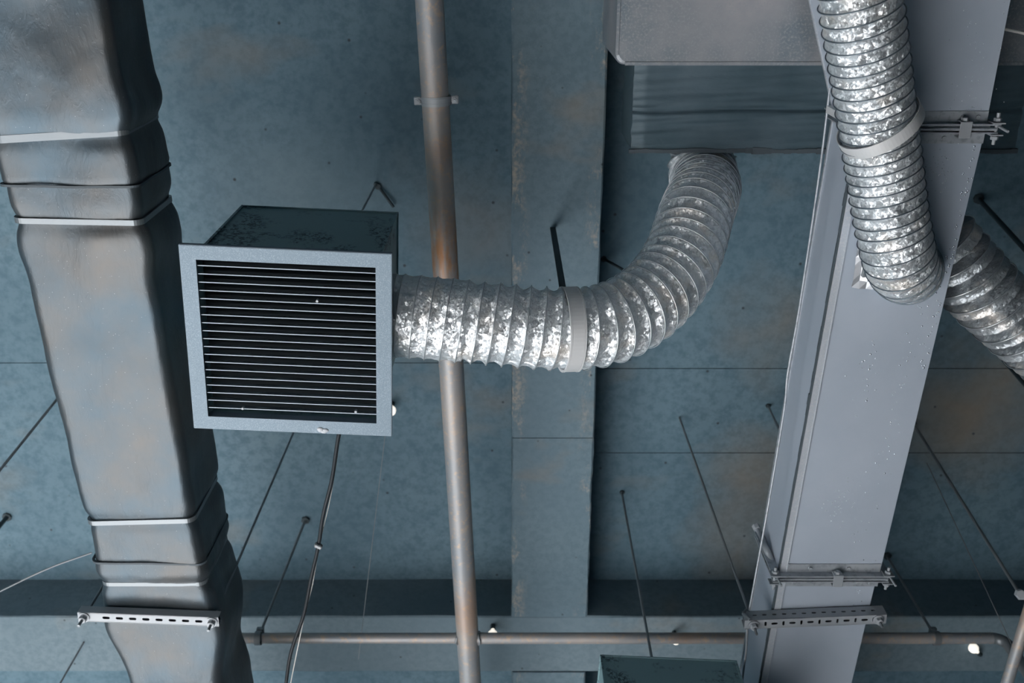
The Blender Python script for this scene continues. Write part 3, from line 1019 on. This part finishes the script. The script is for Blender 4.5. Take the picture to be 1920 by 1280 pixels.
def branch_clamp(x, label, lean=Vector((0, 0, 0))):
    c = Vector((x, j.y, j.z))
    t = thing('pipe_clamp', label, 'pipe clamp', c, 'pipe clamps')
    m = MB(); ring_band(m, c, (1, 0, 0), .0235, .026, .006, 40); m.build('ring', M['rod'], t)
    MB().box(c + Vector((0, 0, .038)), (.03, .045, .022), bev=.003).build('ear', M['rod'], t)
    MB().tube([c + Vector((0, 0, .04)), Vector((x, j.y, Z(H_SLAB))) + lean], .006, 8).build('rod', M['rod'], t)
    MB().hexa(Vector((x, j.y, Z(H_SLAB) - .006)) + lean, (0, 0, 1), .02, .012).build('anchor_plate', M['dark_strap'], t)
branch_clamp(at(484, 1190, 3.4).x, 'dark clamp on the branch pipe next to the dark wrapped duct', Vector((.10, -.20, 0)))
branch_clamp(at(1757, 1187, 3.4).x, 'dark clamp on the branch pipe close to its elbow', Vector((.0, 0, 0)))

# slanted pipe at the frame corner, with the nut and rod that hold it
p0, p1 = at(1955, 1060, 2.9), at(1870, 1340, 2.9)
t = thing('conduit_pipe', 'short slanted steel conduit hanging below the elbow', 'pipe', (p0 + p1) / 2)
MB().tube([p0, p1], .021, 16).build('tube', M['pipe'], t)
q = at(1912, 1113, 2.93)
MB().hexa(q, (0, .5, 1), .017, .02).build('nut', M['zinc'], t)
MB().hexa(q + Vector((.012, .012, 0)), (1, 0, 0), .012, .03).build('bolt', M['zinc'], t)

# ------------------------------------------------------------------ rods and wires from the slab
def rod(label, a, b, r=.0048, mat='rod', anchor=True, name='hanger_rod', cat='rod', mid=None):
    t = thing(name, label, cat, a)
    pts = [a] + ([mid] if mid else []) + [b]
    if mid: pts, _ = smooth_path(pts, .03)
    MB().tube(pts, r, 8).build('rod', M[mat], t)
    if anchor:
        MB().hexa(a - Vector((0, 0, .005)), (0, 0, 1), r * 2.2, .010, 8).build('anchor', M['dark_strap'], t)
    return t
rod('thin pale hanger rod anchored in the slab above the louvred box', at(705, 345, 4), at(640, 470, 3.06), .0042, 'zinc')
rod('dark bent wire stub hanging from the slab beside the thin pale rod', at(709, 349, 4), at(738, 388, 3.98), .006, 'dark_strap', name='bent_wire', cat='wire', mid=at(722, 366, 3.98))
rod('rod reaching down to the second vent box', at(1166, 922, 4), at(1222, 1233, 2.86), .005)
rod('slender rod hiding behind the dark wrapped duct halfway down', at(150, 695, 4), at(-60, 955, 3.2), .0055)
rod('thin rod below the slotted hanger of the wrapped duct', at(210, 1112, 4.0), at(112, 1282, 3.5), .0042, 'rod', False)
rod('short dark anchor stub near the frame edge beside the wrapped duct', at(14, 968, 4), at(-6, 992, 3.9), .010, 'dark_strap')
rod('short rod stub just beyond the left flank of the pale duct', at(1440, 760, 4), at(1490, 868, 3.3), .005)
rod('tiny rod stub beside the beam behind the flexible duct bend', at(1132, 485, 4), at(1180, 512, 3.6), .006, 'dark_strap')
rod('long rod slanting down to the nut of the slanted conduit', at(1712, 792, 4), q, .0062)
rod('dark rod beyond the pale duct above the ribbed flexible duct', at(1834, 372, 4), at(2064, 622, 3.12), .010, 'dark_strap')
rod('dark rod beyond the pale duct under the ribbed flexible duct', at(1858, 648, 4), at(1990, 800, 3.4), .008, 'dark_strap')
rod('thin dark wire slanting across the slab next to the conduit', at(1738, 868, 3.98), at(1905, 1225, 3.1), .002, 'rod', False, 'thin_wire', 'wire')
rod('thin sagging wire running from the wrapped duct across the dark beam face', at(172, 1036, 3.2), at(-60, 1138, 3.2), .0035, 'rod', False, 'thin_wire', 'wire', at(80, 1070, 3.19))
rod('faint thin wire hanging between the louvred box and the cross beam', at(724, 800, 3.6), at(672, 1235, 3.45), .0015, 'rod', False, 'thin_wire', 'wire')
rod('short dark rod stub between the wrapped duct and the louvred box', at(402, 798, 4.0), at(370, 838, 3.6), .005, 'rod', False)
t = thing('steel_cable', 'pale steel cable strung along the flank of the pale duct', 'cable', at(1480, 690, 3.0))
w1, _ = smooth_path([at(1556, 165, 2.98), at(1537, 320, 2.98), at(1500, 570, 2.96), at(1477, 700, 2.95), at(1470, 770, 2.94), at(1440, 950, 2.91), at(1404, 1148, 2.87)], .03)
MB().tube(w1, .0036, 8).build('strand', M['flange'], t)
MB().tube([at(1402, 1160, 2.85), at(1399, 1220, 2.86), at(1388, 1300, 2.88)], .0042, 8).build('strand', M['zinc'], t)

# clip struts at the far flange's left corner
t = thing('turnbuckle', 'small steel turnbuckle beside the far flange of the pale duct', 'turnbuckle', at(1445, 1030, 2.95))
a_, b_ = at(1418, 988, 3.08), at(1457, 1072, 2.90)
MB().tube([a_, a_.lerp(b_, .35), a_.lerp(b_, .36), a_.lerp(b_, .60), a_.lerp(b_, .61), b_], [.007, .007, .013, .013, .011, .011], 10).build('barrel', M['zinc'], t)
MB().hexa(a_, (b_ - a_), .014, .02).build('nut', M['zinc'], t)

# black cable with pale twin wire dropping from the louvred box
t = thing('black_cable', 'black cable twisted with a thin pale wire below the louvred box', 'cable', at(636, 815, 2.56))
cps = [at(640, 800, 2.60), at(634, 822, 2.62), at(622, 900, 2.68), at(606, 965, 2.72), at(597, 1023, 2.76), at(583, 1085, 2.80), at(570, 1150, 2.84), at(551, 1205, 2.87), at(542, 1240, 2.88), at(534, 1300, 2.90)]
p_, _ = smooth_path(cps, .02)
MB().tube(p_, .0062, 8).build('sheath', M['black'], t)
cps2 = [at(u, v, h + .016) for u, v, h in ((639, 806, 2.6), (620, 930, 2.7), (600, 1016, 2.76), (586, 1095, 2.80), (572, 1150, 2.84), (558, 1215, 2.87), (541, 1300, 2.90))]
p2_, _ = smooth_path(cps2, .02)
MB().tube(p2_, .0016, 6).build('pale_wire', M['white_wire'], t)
MB().box(at(597, 1023, 2.75), (.026, .014, .018), Matrix.Rotation(.5, 3, 'Z'), bev=.003).build('clip', M['rod'], t)

# short white cable behind the pale duct
p_, _ = smooth_path([at(1860, 50, 3.05), at(1890, 56, 3.05), at(1925, 64, 3.05), at(1980, 84, 3.05)], .02)
tag(MB().tube(p_, .0045, 8).build('white_cable', M['white_wire']), 'white cable across the shaded plenum beyond the pale duct', 'cable')

# ------------------------------------------------------------------ lit bulbs under the cross beam and slab
def light_bulb(label, p, r, axis=(0, 0, -1)):
    """pear bulb, socket end against the concrete"""
    t = thing('light_bulb', label, 'bulb', p, 'white bulbs under the ceiling')
    ax = Vector(axis).normalized()
    prof = [(0, .35), (.4, .42), (.9, .75), (1.4, 1.0), (1.9, 1.0), (2.3, .8), (2.55, .45), (2.62, .05)]
    x = ax.orthogonal().normalized(); y = ax.cross(x)
    MB().loft([[p + ax * r * s + (x * math.cos(2 * PI * k / 20) + y * math.sin(2 * PI * k / 20)) * r * q for k in range(20)] for s, q in prof]).build('globe', M['bulb'], t)
    MB().loft([[p - ax * r * s + (x * math.cos(2 * PI * k / 16) + y * math.sin(2 * PI * k / 16)) * r * .5 for k in range(16)] for s in (0, 1.2)]).build('socket', M['dark_strap'], t)
light_bulb('white pear bulb below the elbow of the branch pipe', at(1833, 1222, 3.695), .022, (-.62, -.62, -.12))
light_bulb('white bulb half hidden by the branch pipe near the welded cross', at(924, 1180, 3.69), .024)
light_bulb('small white bulb half hidden by the branch pipe above the second vent box', at(1265, 1191, 3.69), .020)
light_bulb('white bulb peeking out at the side of the louvred box', at(734, 762, 3.97), .024)
